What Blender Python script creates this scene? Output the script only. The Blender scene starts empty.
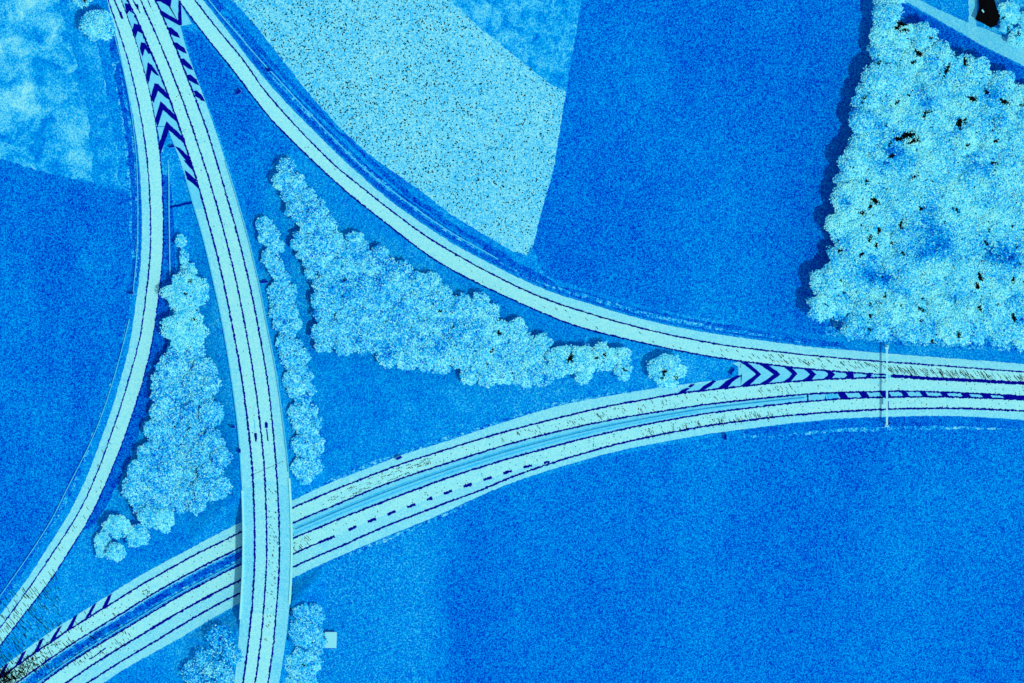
import bpy, math, random
import numpy as np
from mathutils import Vector

# ------------------------------------------------------------------ camera, world, sun, exposure
S = 0.25                                     # metres per grid unit of the survey the plans below are drawn in
def W(px, py): return ((px - 512.0) * S, (341.5 - py) * S)
sc = bpy.context.scene
COL = sc.collection
cam_d = bpy.data.cameras.new("camera"); cam = bpy.data.objects.new("camera", cam_d); COL.objects.link(cam)
cam_d.type = 'ORTHO'; cam_d.ortho_scale = 256.0; cam_d.clip_start = 1.0; cam_d.clip_end = 3000.0
cam.location = (0, 0, 260); cam.rotation_euler = (0, 0, 0)
sc.camera = cam
SUN_EL = math.radians(67); SUN_DIR = Vector((0.80, -0.60, 0)).normalized()      # towards the sun: south-east
world = bpy.data.worlds.new("World"); sc.world = world; world.use_nodes = True
nt = world.node_tree
sky = nt.nodes.new("ShaderNodeTexSky"); sky.sky_type = 'NISHITA'; sky.sun_disc = False
sky.sun_elevation = SUN_EL; sky.sun_rotation = math.atan2(SUN_DIR.x, SUN_DIR.y)
nt.links.new(sky.outputs[0], nt.nodes["Background"].inputs[0]); nt.nodes["Background"].inputs[1].default_value = 0.15
sun_d = bpy.data.lights.new("sun", 'SUN'); sun_d.energy = 2.05; sun_d.angle = math.radians(0.6); sun_d.color = (1.0, 0.96, 0.90)
sun = bpy.data.objects.new("sun", sun_d); COL.objects.link(sun)
tosun = Vector((SUN_DIR.x * math.cos(SUN_EL), SUN_DIR.y * math.cos(SUN_EL), math.sin(SUN_EL)))
sun.rotation_euler = tosun.to_track_quat('Z', 'Y').to_euler(); sun.location = tosun * 200
vs = sc.view_settings; vs.view_transform = 'Standard'; vs.look = 'None'; vs.gamma = 1; vs.use_curve_mapping = False; vs.exposure = 0.0
sc.cycles.use_denoising = False
sc.cycles.max_bounces = 4
R = random.Random(7)
NR = np.random.default_rng(11)

# ------------------------------------------------------------------ materials
RAMP = [(0.00, (6, 2, 138)), (0.20, (0, 38, 190)), (0.40, (0, 109, 221)), (0.55, (0, 152, 237)),
        (0.63, (8, 172, 240)), (0.70, (62, 191, 243)), (0.85, (118, 217, 243)), (1.00, (160, 239, 240))]
def lin(c):
    c /= 255.0
    return c / 12.92 if c <= 0.04045 else ((c + 0.055) / 1.055) ** 2.4
def build_ramp(node, kb=0.86, kg=1.0):
    els = node.color_ramp.elements
    while len(els) > 1: els.remove(els[-1])
    for i, (p, c) in enumerate(RAMP):
        e = els[0] if i == 0 else els.new(p)
        e.position = p; e.color = (lin(c[0])*0.97, min(1, lin(c[1])*kg), min(1, lin(c[2])*kb), 1)
def new_mat(name, rough=0.9):
    m = bpy.data.materials.new(name); m.use_nodes = True
    b = m.node_tree.nodes["Principled BSDF"]; b.inputs["Roughness"].default_value = rough
    b.inputs["Specular IOR Level"].default_value = 0.0
    return m, m.node_tree, b
def math_node(t, op, a, b=None, c=None):
    n = t.nodes.new("ShaderNodeMath"); n.operation = op
    for i, v in enumerate((a, b, c)):
        if v is None: continue
        if isinstance(v, (int, float)): n.inputs[i].default_value = v
        else: t.links.new(v, n.inputs[i])
    return n.outputs[0]
def tone(name, level, fine=0.9, broad=0.25, broad_scale=0.05, mid=0.0, fine_scale=3.4, stretch=None, rough=0.9, mid_scale=0.35, west=None, swirl=0.0):
    """ground-type material: one tone level on the shared blue scale, with grain, clumps and broad drifts"""
    m, t, b = new_mat(name, rough)
    tc = t.nodes.new("ShaderNodeTexCoord"); co = tc.outputs["Object"]
    if stretch:
        mp = t.nodes.new("ShaderNodeMapping"); mp.inputs["Rotation"].default_value[2] = stretch[0]; mp.inputs["Scale"].default_value = (stretch[1], stretch[2], 1)
        t.links.new(co, mp.inputs[0]); cs = mp.outputs[0]
    else: cs = co
    def noise(scale, det, c, amp, rg=0.5):
        n = t.nodes.new("ShaderNodeTexNoise"); n.inputs["Scale"].default_value = scale; n.inputs["Detail"].default_value = det
        n.inputs["Roughness"].default_value = rg; n.inputs["Distortion"].default_value = swirl if c is cs and scale < 1 else 0.0
        t.links.new(c, n.inputs["Vector"])
        return math_node(t, 'MULTIPLY', math_node(t, 'SUBTRACT', n.outputs["Fac"], 0.5), amp)
    sn = t.nodes.new("ShaderNodeVectorMath"); sn.operation = 'SNAP'; sn.inputs[1].default_value = (0.24, 0.24, 0.24)
    rot = t.nodes.new("ShaderNodeMapping"); rot.inputs["Rotation"].default_value[2] = 0.5; t.links.new(co, rot.inputs[0]); t.links.new(rot.outputs[0], sn.inputs[0])
    wn = t.nodes.new("ShaderNodeTexWhiteNoise"); wn.noise_dimensions = '3D'; t.links.new(sn.outputs[0], wn.inputs["Vector"])
    grain = math_node(t, 'MULTIPLY', math_node(t, 'SUBTRACT', wn.outputs["Value"], 0.5), fine * 0.46)
    v = math_node(t, 'ADD', math_node(t, 'ADD', grain, noise(1.9, 1.0, co, fine * 0.22)), level)
    if broad: v = math_node(t, 'ADD', v, noise(broad_scale, 3.0, cs, broad))
    if mid: v = math_node(t, 'ADD', v, noise(mid_scale, 3.0, cs, mid, 0.65))
    if west:                                   # a stretch of paler crop towards the west, with a ragged limit
        sx = t.nodes.new("ShaderNodeSeparateXYZ"); t.links.new(co, sx.inputs[0])
        e = math_node(t, 'ADD', sx.outputs[0], noise(0.08, 2.0, co, 14.0))
        mr = t.nodes.new("ShaderNodeMapRange"); mr.inputs[1].default_value = west[0]; mr.inputs[2].default_value = west[0] + west[2]
        mr.inputs[3].default_value = west[1]; mr.inputs[4].default_value = 0.0; t.links.new(e, mr.inputs[0])
        v = math_node(t, 'ADD', v, mr.outputs[0])
    r = t.nodes.new("ShaderNodeValToRGB"); build_ramp(r)
    t.links.new(v, r.inputs[0]); t.links.new(r.outputs[0], b.inputs["Base Color"])
    return m
M = {}
M['ground'] = tone('meadow_grass', 0.495, 0.70, 0.30, 0.035, 0.22, mid_scale=0.2)
M['field_east'] = tone('crop_field_east', 0.402, 0.80, 0.28, 0.03, 0.12, stretch=(-0.15, 1.0, 0.45), mid_scale=0.22)
M['field_south'] = tone('crop_field_south', 0.402, 0.80, 0.22, 0.028, 0.08, west=(-22.0, 0.09, 9.0), stretch=(0.06, 1.0, 0.5), mid_scale=0.22)
M['field_south_west'] = tone('crop_field_south_west', 0.475, 0.70, 0.30, 0.03, 0.16)
M['field_west'] = tone('crop_field_west', 0.402, 0.80, 0.34, 0.03, 0.20, stretch=(0.0, 1.0, 0.4), mid_scale=0.2)
M['field_pale'] = tone('mottled_stubble', 0.65, 0.60, 0.55, 0.05, 0.95, mid_scale=0.16, swirl=0.7)
M['field_mottled'] = tone('mottled_weeds', 0.60, 0.60, 0.45, 0.05, 0.75, mid_scale=0.30, swirl=0.8)
M['border_pale'] = tone('pale_field_border', 0.54, 0.65, 0.2, 0.06, 0.5)
M['stubble'] = tone('pale_stubble', 0.79, 0.75, 0.16, 0.05, 0.16)
M['verge_dark'] = tone('dark_verge', 0.335, 0.75, 0.15, 0.08, 0.2)  # a darker verge tone; beside the track it carries painted tree shade
M['verge_soft'] = tone('trampled_verge', 0.37, 0.75, 0.2, 0.08, 0.3)
M['verge_mid'] = tone('verge_grass', 0.50, 0.65, 0.10, 0.08, 0.15)
M['verge_mottled'] = tone('weedy_verge', 0.52, 0.9, 0.30, 0.08, 1.3, mid_scale=0.8)
M['lane'] = tone('traffic_lane_asphalt', 0.945, 0.30, 0.06, 0.05, 0.04)
M['shoulder'] = tone('shoulder_asphalt', 0.88, 0.34, 0.06, 0.05, 0.06)
M['deck'] = tone('bridge_asphalt', 0.915, 0.34, 0.08, 0.1, 0.08)
M['deck_shoulder'] = tone('bridge_shoulder_asphalt', 0.835, 0.34, 0.08, 0.1, 0.08)
M['gore'] = tone('gore_asphalt', 0.80, 0.20, 0.06, 0.05, 0.08)
M['track'] = tone('gravel_track', 0.79, 0.34, 0.10, 0.08, 0.12)
M['median_pale'] = tone('paved_median', 0.80, 0.22, 0.08, 0.05, 0.06)
M['median_mid'] = tone('paved_median_strip', 0.70, 0.26, 0.08, 0.05, 0.06)
M['median_dark'] = tone('median_grass', 0.34, 0.70, 0.30, 0.1, 0.7)
M['paint'] = tone('road_paint', 0.025, 0.16, 0.0)
M['paint_thin'] = tone('worn_road_paint', 0.10, 0.45, 0.0)
M['steel'] = tone('galvanised_steel', 0.72, 0.2, 0.0, rough=0.5)
M['concrete'] = tone('concrete', 0.86, 0.2, 0.1, 0.3)
M['parapet'] = tone('concrete_parapet', 0.97, 0.3, 0.1, 0.3)
M['dark_steel'] = tone('dark_sign_metal', 0.08, 0.15, 0.0, rough=0.6)
M['pale_wall'] = tone('pale_render', 0.90, 0.12, 0.0)
M['pale_roof'] = tone('pale_roof_sheet', 0.91, 0.10, 0.0, rough=0.6)
def plain(name, c, rough=0.9):
    m, t, b = new_mat(name, rough)
    n = t.nodes.new("ShaderNodeTexNoise"); n.inputs["Scale"].default_value = 2.0
    tc = t.nodes.new("ShaderNodeTexCoord"); t.links.new(tc.outputs["Object"], n.inputs["Vector"])
    r = t.nodes.new("ShaderNodeValToRGB")
    r.color_ramp.elements[0].color = (c[0] * .5, c[1] * .5, c[2] * .5, 1); r.color_ramp.elements[1].color = (c[0] * 1.4, c[1] * 1.4, c[2] * 1.4, 1)
    t.links.new(n.outputs["Fac"], r.inputs[0]); t.links.new(r.outputs[0], b.inputs["Base Color"])
    b.inputs["Specular IOR Level"].default_value = 0.0
    return m
M['black'] = plain('matt_black', (0.004, 0.005, 0.006))
M['black_roof'] = plain('black_slate', (0.003, 0.0035, 0.004))
M['glass'] = plain('dark_window_glass', (0.01, 0.02, 0.06), 0.2)
M['bark'] = tone('bark', 0.22, 0.3, 0.1, 0.5)
# foliage: every leaf face carries its own tone on the same scale
def foliage():
    m, t, b = new_mat('foliage', 0.8)
    a = t.nodes.new("ShaderNodeAttribute"); a.attribute_name = "leaf_tone"
    r = t.nodes.new("ShaderNodeValToRGB"); build_ramp(r, 1.02, 1.27)
    t.links.new(a.outputs["Fac"], r.inputs[0])
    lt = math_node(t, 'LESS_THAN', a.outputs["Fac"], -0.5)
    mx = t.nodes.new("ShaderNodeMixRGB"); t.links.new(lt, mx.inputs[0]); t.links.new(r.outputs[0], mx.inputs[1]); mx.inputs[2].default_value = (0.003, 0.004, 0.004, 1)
    t.links.new(mx.outputs[0], b.inputs["Base Color"]); b.inputs["Specular IOR Level"].default_value = 0.0
    tr = t.nodes.new("ShaderNodeBsdfTranslucent"); t.links.new(mx.outputs[0], tr.inputs["Color"])
    ms = t.nodes.new("ShaderNodeMixShader"); ms.inputs[0].default_value = 0.06
    t.links.new(b.outputs[0], ms.inputs[1]); t.links.new(tr.outputs[0], ms.inputs[2])
    t.links.new(ms.outputs[0], t.nodes["Material Output"].inputs["Surface"])
    return m
M['foliage'] = foliage()

# ------------------------------------------------------------------ helpers
def mesh_obj(name, verts, faces, mat, parent=None, kind=None):
    me = bpy.data.meshes.new(name); me.from_pydata([tuple(v) for v in verts], [], faces); me.materials.append(mat)
    o = bpy.data.objects.new(name, me); COL.objects.link(o)
    if parent is not None: o.parent = parent
    if kind: o['kind'] = kind
    return o
def thing(name, label, cat, loc, rz=0.0, group=None):
    o = bpy.data.objects.new(name, None); COL.objects.link(o); o.location = loc; o.rotation_euler = (0, 0, rz)
    o.empty_display_size = 0.3
    o['label'] = label; o['category'] = cat
    if group: o['group'] = group
    return o
def label(o, l, cat=None, group=None):
    o['label'] = l
    if cat: o['category'] = cat
    if group: o['group'] = group
    return o
class MB:
    def __init__(s): s.v = []; s.f = []
    def box(s, x0, y0, z0, x1, y1, z1):
        n = len(s.v)
        s.v += [(x0, y0, z0), (x1, y0, z0), (x1, y1, z0), (x0, y1, z0), (x0, y0, z1), (x1, y0, z1), (x1, y1, z1), (x0, y1, z1)]
        s.f += [(n, n+3, n+2, n+1), (n+4, n+5, n+6, n+7), (n, n+1, n+5, n+4), (n+1, n+2, n+6, n+5), (n+2, n+3, n+7, n+6), (n+3, n, n+4, n+7)]
    def obox(s, cx, cy, z0, z1, lx, ly, a):
        n = len(s.v); c, q = math.cos(a), math.sin(a)
        for z in (z0, z1):
            for dx, dy in ((-lx/2, -ly/2), (lx/2, -ly/2), (lx/2, ly/2), (-lx/2, ly/2)):
                s.v.append((cx + dx*c - dy*q, cy + dx*q + dy*c, z))
        s.f += [(n, n+3, n+2, n+1), (n+4, n+5, n+6, n+7), (n, n+1, n+5, n+4), (n+1, n+2, n+6, n+5), (n+2, n+3, n+7, n+6), (n+3, n, n+4, n+7)]
    def tube(s, p, q, r0, r1, k=6):
        p, q = Vector(p), Vector(q); d = (q - p).normalized()
        a = d.orthogonal().normalized(); b = d.cross(a); n = len(s.v)
        for c, r in ((p, r0), (q, r1)):
            for i in range(k):
                t = 2*math.pi*i/k; s.v.append(tuple(c + a*(r*math.cos(t)) + b*(r*math.sin(t))))
        for i in range(k): s.f.append((n+i, n+(i+1) % k, n+k+(i+1) % k, n+k+i))
        s.f.append(tuple(n+k+i for i in range(k)))
    def prism(s, pts, z0, z1):
        n = len(s.v); k = len(pts)
        s.v += [(x, y, z0) for x, y in pts] + [(x, y, z1) for x, y in pts]
        s.f.append(tuple(range(n+k-1, n-1, -1))); s.f.append(tuple(range(n+k, n+2*k)))
        for i in range(k): s.f.append((n+i, n+(i+1) % k, n+k+(i+1) % k, n+k+i))
    def build(s, name, mat, parent=None, kind=None): return mesh_obj(name, s.v, s.f, mat, parent, kind)

def smooth_line(pts, ext=(60, 60), step=3.0, sig=14.0):
    """traced survey points -> evenly spaced smooth line, optionally carried on straight past its ends (in survey units)"""
    p = np.array(pts, float)
    def carry(a, b, d): v = (a - b) / np.hypot(*(a - b)); return a + v * d
    k = min(2, len(p)-1); pad = 40
    p = np.vstack([carry(p[0], p[k], ext[0] + pad), p, carry(p[-1], p[-1-k], ext[1] + pad)])
    s = np.r_[0, np.cumsum(np.hypot(*np.diff(p, axis=0).T))]
    u = np.arange(0, s[-1], step)
    q = np.c_[np.interp(u, s, p[:, 0]), np.interp(u, s, p[:, 1])]
    kk = np.arange(-int(3*sig/step), int(3*sig/step)+1) * step; g = np.exp(-kk**2 / (2*sig**2)); g /= g.sum(); h = len(kk)//2
    qp = np.vstack([2*q[0] - q[h:0:-1], q, 2*q[-1] - q[-2:-h-2:-1]])
    q = np.c_[np.convolve(qp[:, 0], g, 'valid'), np.convolve(qp[:, 1], g, 'valid')]
    c = int(pad/step)
    return q[c:len(q)-c]
def resample(q, n):
    s = np.r_[0, np.cumsum(np.hypot(*np.diff(q, axis=0).T))]; u = np.linspace(0, s[-1], n)
    return np.c_[np.interp(u, s, q[:, 0]), np.interp(u, s, q[:, 1])]
def clip_line(q, axis, lo, hi):
    m = (q[:, axis] >= lo) & (q[:, axis] <= hi); return q[m]
def at(q, axis, v):
    """point of a line where coordinate axis = v"""
    o = np.argsort(q[:, axis]); return np.interp(v, q[o, axis], q[o, 1-axis])

def bridge_h(py):
    t = min(1.0, max(0.0, (py - 165.0) / (470.0 - 165.0))); return 4.7 * t*t*(3 - 2*t)
def ribbon(name, L, Rr, z, mat, parent=None, hf=None, kind=None, n=None):
    n = n or max(4, int(max(len(L), len(Rr))))
    a, b = resample(L, n), resample(Rr, n)
    if hf is not None and name not in ('marking_line',):      # sloping road: every sheet shares the same stations
        y0, y1 = max(L[:, 1].min(), Rr[:, 1].min()), min(L[:, 1].max(), Rr[:, 1].max())
        ys = np.r_[y0, np.arange(math.ceil(y0/3)*3, y1, 3.0), y1]; ys = ys[np.r_[True, np.diff(ys) > 0.01]]; n = len(ys)
        a = np.c_[at(L, 1, ys), ys]; b = np.c_[at(Rr, 1, ys), ys]
    v, f = [], []
    for i in range(n):
        for p in (a[i], b[i]):
            x, y = W(*p); v.append((x, y, z + (hf(p[1]) if hf else 0)))
    for i in range(n-1): f.append((2*i, 2*i+1, 2*i+3, 2*i+2))
    # face up
    o = mesh_obj(name, v, f, mat, parent, kind)
    if sum(p.normal.z for p in o.data.polygons) < 0: o.data.flip_normals()
    return o
def offset(q, d):
    t = np.gradient(q, axis=0); t /= np.hypot(t[:, 0], t[:, 1])[:, None]
    return q + np.c_[-t[:, 1], t[:, 0]] * d
def marking(q, w, z, mat=None, parent=None, hf=None, name='marking_line', rough=0.34):
    """paint line along q; worn, slightly uneven edges"""
    s = np.hypot(*np.diff(q, axis=0).T).sum(); n = max(3, int(s / 1.0))
    q = resample(q, n); t = np.gradient(q, axis=0); t /= np.hypot(t[:, 0], t[:, 1])[:, None] + 1e-9
    nn = np.c_[-t[:, 1], t[:, 0]]
    a = q + nn * (w/2 + NR.normal(0, rough, n))[:, None]; b = q - nn * (w/2 + NR.normal(0, rough, n))[:, None]
    return ribbon(name, a, b, z, mat or M['paint'], parent, hf, n=n)
def poly(name, pts, z, mat, parent=None, hf=None, kind=None, jag=0.0):
    p = [tuple(q) for q in pts]
    if jag:
        out = []
        for i in range(len(p)):
            a, b = np.array(p[i]), np.array(p[(i+1) % len(p)]); k = max(1, int(np.hypot(*(b-a)) / 2.2))
            for j in range(k): out.append(tuple(a + (b-a)*j/k + np.clip(NR.normal(0, jag*0.6, 2), -0.7, 0.7)))
        p = out
    v = []
    for q in p:
        x, y = W(*q); v.append((x, y, z + (hf(q[1]) if hf else 0)))
    o = mesh_obj(name, v, [tuple(range(len(v)))], mat, parent, kind)
    if o.data.polygons[0].normal.z < 0: o.data.flip_normals()
    return o
def inside(pts, x, y):
    c = False; j = len(pts)-1
    for i in range(len(pts)):
        xi, yi = pts[i]; xj, yj = pts[j]
        if (yi > y) != (yj > y) and x < (xj-xi)*(y-yi)/(yj-yi) + xi: c = not c
        j = i
    return c
def dist_line(q, x, y): return float(np.min(np.hypot(q[:, 0]-x, q[:, 1]-y)))

# ------------------------------------------------------------------ road survey (all lines of the photograph's plan)
A_left = smooth_line([(107,0),(115,30),(120,50),(125,80),(132,107.5),(136,132.5),(138.8,155),(141,185),(142,210),(142.3,241),(140.5,271),(137,295),(134,316),(131,342),(122,374),(114,404),(100,442),(87.5,477),(70.5,512),(50,544),(25,583),(0,615)])
A_mid = smooth_line([(108,0),(115.6,21),(122.5,42.5),(129,62.5),(134.4,85),(138.8,105),(142.5,125),(145.6,145),(148,167),(149.4,185),(150.6,210),(151,235),(150,263),(146,296),(140,342),(130,374),(122,404),(110,437),(100,467),(80,512),(62,539),(37,577),(12,612),(0,628)])
A_right = smooth_line([(122,0),(129,20),(134,32.5),(138,46),(143,65),(148.8,85),(152.5,101),(155,116),(157.5,135),(160,152.5),(162,175),(163.2,204),(163.6,231),(163,258),(160,283),(157,311),(152.5,342),(147,367),(136,404),(125,437),(110,474),(93,513),(75,542),(50,582),(25,613),(0,646)])
B_d = smooth_line([(127.5,0),(132.5,10),(140,25),(146,42.5),(152.5,56),(159,70),(164.4,85),(170,100),(175,114),(180,129),(185,145),(191.5,163),(199.4,190),(205,209),(211,232.5),(217.5,256),(222.5,277.5),(227.5,300),(231,320),(236,345),(240.6,370),(245,400),(248.8,431),(252,462.5),(253.6,492.5),(254.8,530),(254.8,560),(253.6,590),(251,616),(248.8,640),(244,677),(243,683)])
B_e = smooth_line([(140.6,0),(146,12.5),(152.5,26),(159,41),(165,55),(171,71),(177,85),(182.5,100),(188.8,117.5),(195,135),(200,152.5),(204,162),(210,182.5),(216,202.5),(222,224),(226.5,242),(232.5,265),(238.8,292.5),(244,320),(250,352.5),(254.4,380),(257.5,402),(261,432.5),(264.4,465),(266,505),(267,542.5),(266.8,562),(265,591),(263,620),(260.5,645),(256.5,674),(255,683)])
B_f = smooth_line([(155,0),(161,11),(166,25),(172.5,39),(177.5,52.5),(183.8,67.5),(190,85),(196,100),(202.5,117.5),(208.8,135),(214.5,154),(222.5,182.5),(228.8,202.5),(235,225),(239.5,242),(246,269),(252.5,296),(257,321),(262.5,350),(267.5,380),(270.3,402),(273,429),(275.6,457.5),(278,492.5),(279.4,530),(279.6,562),(278,591),(275.6,620),(273.5,645),(269.5,674),(268,683)])
B_left = smooth_line([(108,-60),(130,0),(155,70),(170,122),(178,150),(187.5,185),(195,210),(204,240),(211,271),(217.5,300),(222.5,323),(227.5,352.5),(232.5,385),(235,403),(239,437.5),(241,470),(243,505),(243.4,542.5),(243,572.5),(241,604),(239,637),(235,677),(234,683)])
B_right = smooth_line([(172,0),(180,26),(187,52.5),(192.5,67.5),(199,84),(206,102.5),(212.5,122.5),(218.8,140),(226,163),(232,182),(238.8,204),(246,230),(249.5,242),(256,270),(262.5,300),(266,322),(272.5,351),(277.5,380),(280.6,402),(285,437.5),(288.8,470),(290.5,495),(291.3,517.5),(292,555),(291,582),(289,612),(285.6,643),(281,672),(279,683)])
C_0 = smooth_line([(179,1),(190,16),(197.5,26),(205,36),(215,48),(237,75),(256,101),(271,120),(293,142),(320,168),(351,196),(386,223),(421,251),(451,270),(481,285),(509,298),(542,313),(574,326),(609,335),(636,341.5),(665,348),(690,353),(715,357.5),(740,361),(768,364.5),(793,367.5),(824,370.5),(855,372.8),(885,374.6),(896,375.2),(927,377.5),(958,379),(993.5,380.6),(1024,382.5)])
C_1 = smooth_line([(195,0),(217,29),(250,67),(256,81),(281,110),(306,137),(339,170),(363,188),(381,203),(406,222),(431,240),(471,263),(509,283),(549,301),(587,313),(632,326),(672,335.5),(690,339),(721,345),(768,350.8),(805,355),(843,358.5),(885.5,362),(896,362.5),(940,365.6),(983.5,369),(1024,372)])
C_up = smooth_line([(203,0),(217,17),(236,42),(256,69),(288,105),(328,145),(354,170),(386,198),(418,221),(456,246),(510,274),(549,292),(587,303),(629,316),(674,327),(712,333.5),(765,341),(818,348),(855,350.6),(894,354),(946,358),(983,360.6),(1024,364)])
D_top = smooth_line([(0,669),(6,664),(25,650.5),(41,638),(60,625),(76,616),(94,604),(106,597),(120,587.5),(132.5,580),(151,569),(177.5,555.6),(200,543),(225,530),(243,521),(290,502),(331,482),(368.5,468),(406,453),(446,442),(481,429.5),(511,420),(549,408),(587,399.5),(624,393.5),(662,387),(690,383.5),(720,380),(768,377),(850,375),(896,376),(958,379),(1024,382.5)])
D_1 = smooth_line([(0,678),(6,673),(22.5,662),(34,653),(52.5,641),(70,629),(87.5,618),(102.5,609),(121,598),(136,587.5),(154,577.5),(170,569),(195,554),(220,543),(243,530.6),(291,508),(310,500.6),(338,488),(370,476),(395,466),(420,457.5),(448,449),(481,438.5),(511.5,429.7),(562,417),(612,405),(640,400.6),(665,395.6),(696,391),(727.5,388),(746,386),(768,383.6),(799,381),(830.5,379),(860.5,378),(885.5,377.3),(905,377.8),(927,378.6),(958,380.2),(993,382),(1024,384)])
D_2 = smooth_line([(19,681),(37.5,668),(56,654),(87.5,634),(112.5,619),(128,610),(145,598),(170,584),(195,570),(224,555.6),(243,546),(292,523),(310,515.6),(338,504),(370,490),(395,480.6),(422.5,471),(448,463),(481,452.5),(512,443),(562,430),(612,419.5),(662,411),(712,403.5),(768,397.7),(805.5,394),(838,392.5),(885.5,391.3),(900,391),(946,392),(983.5,394),(1024,396)])
D_3 = smooth_line([(45,681),(56,672),(81,655.5),(106,640),(128,627),(149,614),(182.5,594),(207.5,581),(243,563),(292.5,538),(316,529),(338,519),(351,514),(382.5,502),(414,490),(448,477.5),(481,467),(512,457.5),(562,444),(612,431.5),(662,421),(712,412.5),(768,405.6),(805.5,401.5),(830.5,399.4),(855.5,398),(885.5,397.2),(900,397),(946,396.6),(983.5,398),(1024,399.6)])
D_4 = smooth_line([(67.5,682),(87.5,668),(106,656),(128,643),(151,629),(174,615),(182.5,610),(206,597.5),(220,590),(243,579),(292.5,554),(310,546),(329,539),(350,529),(370,520.6),(390,513.5),(410,506),(430,499),(448,492.2),(468,485.2),(488,478.2),(507,472),(528,465.7),(548,461.6),(562,459.5)], ext=(60, 0))
D_5 = smooth_line([(89,682),(109,669),(128,657),(151,644),(175,629),(200,614),(229,598),(243,592),(292,567),(307.5,560.6),(338,547.5),(364,535.5),(390,524),(420,513),(448,502),(481,490.5),(512,476.5),(562,459.5),(612,445),(662,434),(712,424.8),(768,417.6),(793,415),(830.5,412),(868,410),(894,408.8),(946,408),(983.5,409),(1024,411)])
D_bot = smooth_line([(104,683),(128,666),(151,654),(177,640),(217.5,615),(243,601),(292.5,578),(331,559.5),(363.5,546),(396,532),(431,519),(470,500),(512,482),(562,466),(612,452),(662,442),(712,433),(768,426),(805,421.5),(843,418),(885.5,416.6),(943,415.5),(983,417),(1024,420)])

# ------------------------------------------------------------------ ground, embankment and fields
g = mesh_obj('ground', [(-700, -700, 0), (700, -700, 0), (700, 700, 0), (-700, 700, 0)], [(0, 1, 2, 3)], M['ground'], kind='structure')
Bl = clip_line(B_left, 1, 100, 760); Br = clip_line(B_right, 1, 100, 760)
def ground_h(px, py):
    """height of the embankment that carries the main road up to the bridge"""
    top = bridge_h(py) - 0.12
    if top <= 0: return -0.12
    l, r = at(Bl, 1, py), at(Br, 1, py)
    d = max(l - px, px - r, 0) * S * 0.98
    h = top - max(0, d - 0.8) / (2.7 if px < l else 1.7)
    # spill slope down to the motorway that passes below
    t, b = at(D_top, 0, px), at(D_bot, 0, px)
    if py <= t: h = min(h, ((t - py) * S * 0.9 - 0.8) / 1.15)
    elif py >= b: h = min(h, ((py - b) * S * 0.9 - 0.8) / 1.15)
    else: h = -0.2
    return h
def embankment():
    xs = np.arange(120, 350, 3.0); ys = np.arange(166, 790, 3.0)
    H = {}; v = []; f = []; idx = {}
    for i, x in enumerate(xs):
        for j, y in enumerate(ys): H[i, j] = ground_h(x, y)
    def vid(i, j):
        if (i, j) not in idx:
            X, Y = W(xs[i], ys[j]); idx[i, j] = len(v); v.append((X, Y, max(H[i, j], -0.06)))
        return idx[i, j]
    for i in range(len(xs)-1):
        for j in range(len(ys)-1):
            if max(H[i, j], H[i+1, j], H[i, j+1], H[i+1, j+1]) > 0.0:
                f.append((vid(i, j), vid(i, j+1), vid(i+1, j+1), vid(i+1, j)))
    o = mesh_obj('embankment', v, f, M['embankment'], kind='structure')
    for p in o.data.polygons: p.use_smooth = True
    return o
M['embankment'] = tone('embankment_grass', 0.50, 0.70, 0.26, 0.035, 0.22)
embankment()
def gz(px, py): return max(0.0, ground_h(px, py)) if 115 < px < 355 and py > 166 else 0.0

K = 'structure'
def field(name, pts, z, mat, jag=0.5): return poly(name, pts, z, M[mat], kind=K, jag=jag)
C_up_in = [tuple(p) for p in clip_line(C_up, 0, 560, 1120)]
field('crop_field', [(582,-300),(577,30),(571,65),(566,92),(560,130),(553,171),(545,200),(538,225),(533,247)] + [(p[0], p[1]-14) for p in clip_line(C_up, 0, 545, 830)[::6]] + [(840,330),(880,250),(890,100),(893,0),(893,-300)], 0.02, 'field_east', 0.4)
field('crop_field', [(300,600),(331,568)] + [(p[0], p[1]+4) for p in clip_line(D_bot, 0, 345, 1300)[::6]] + [(1300,1100),(300,1100)], 0.02, 'field_south', 0.4)
field('crop_field', [(-400,120),(0,157),(30,167),(60,176),(95,185),(122,190),(134,196)] + [(p[0]-4, p[1]) for p in clip_line(A_left, 1, 200, 700)[::6]] + [(-60,720),(-400,1000)], 0.02, 'field_west', 0.6)
field('stubble_field', [(-400,-300),(80,-300),(82,0),(92,30),(101,62),(108,100),(113,130),(118,160),(120,187),(91,182),(60,176),(30,168),(0,158),(-400,118)], 0.025, 'field_pale', 1.1)
bl = smooth_line([(57,-30),(58,0),(67,30),(77,62),(86,100),(91,140),(93,186)], ext=(200, 0)); bm = smooth_line([(66,-30),(67,0),(77,30),(87,62),(95,100),(99,140),(101,186)], ext=(200, 0)); br = smooth_line([(80,-30),(82,0),(92,30),(101,62),(108,100),(113,130),(120,187)], ext=(200, 0))
def rag(q, a=0.9): return q + np.c_[np.convolve(NR.normal(0, a*1.6, len(q)+2), np.ones(3)/3, 'valid'), np.zeros(len(q))]
ribbon('field_border', rag(bm), rag(br), 0.029, M['border_pale'], kind=K); ribbon('field_border', rag(bl), rag(bm), 0.031, M['verge_mid'], kind=K)
field('grass_wedge', [(184,30),(200,35),(262,112),(300,152),(282,154),(272,165),(262,205),(250,236),(235,182),(215,122),(195,72)], 0.021, 'field_west', 0.6)
F3 = [(150,-100),(232,0),(256,26),(284,62),(310,95),(340,128),(370,155),(392,171),(420,190),(450,214),(490,238),(512,251),(527,255),(533,245),(538,225),(545,200),(553,171),(560,130),(566,92),(548,83),(530,68),(505,48),(480,28),(450,0),(370,-80)]
field('stubble_field', F3, 0.026, 'stubble', 0.5)
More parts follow.
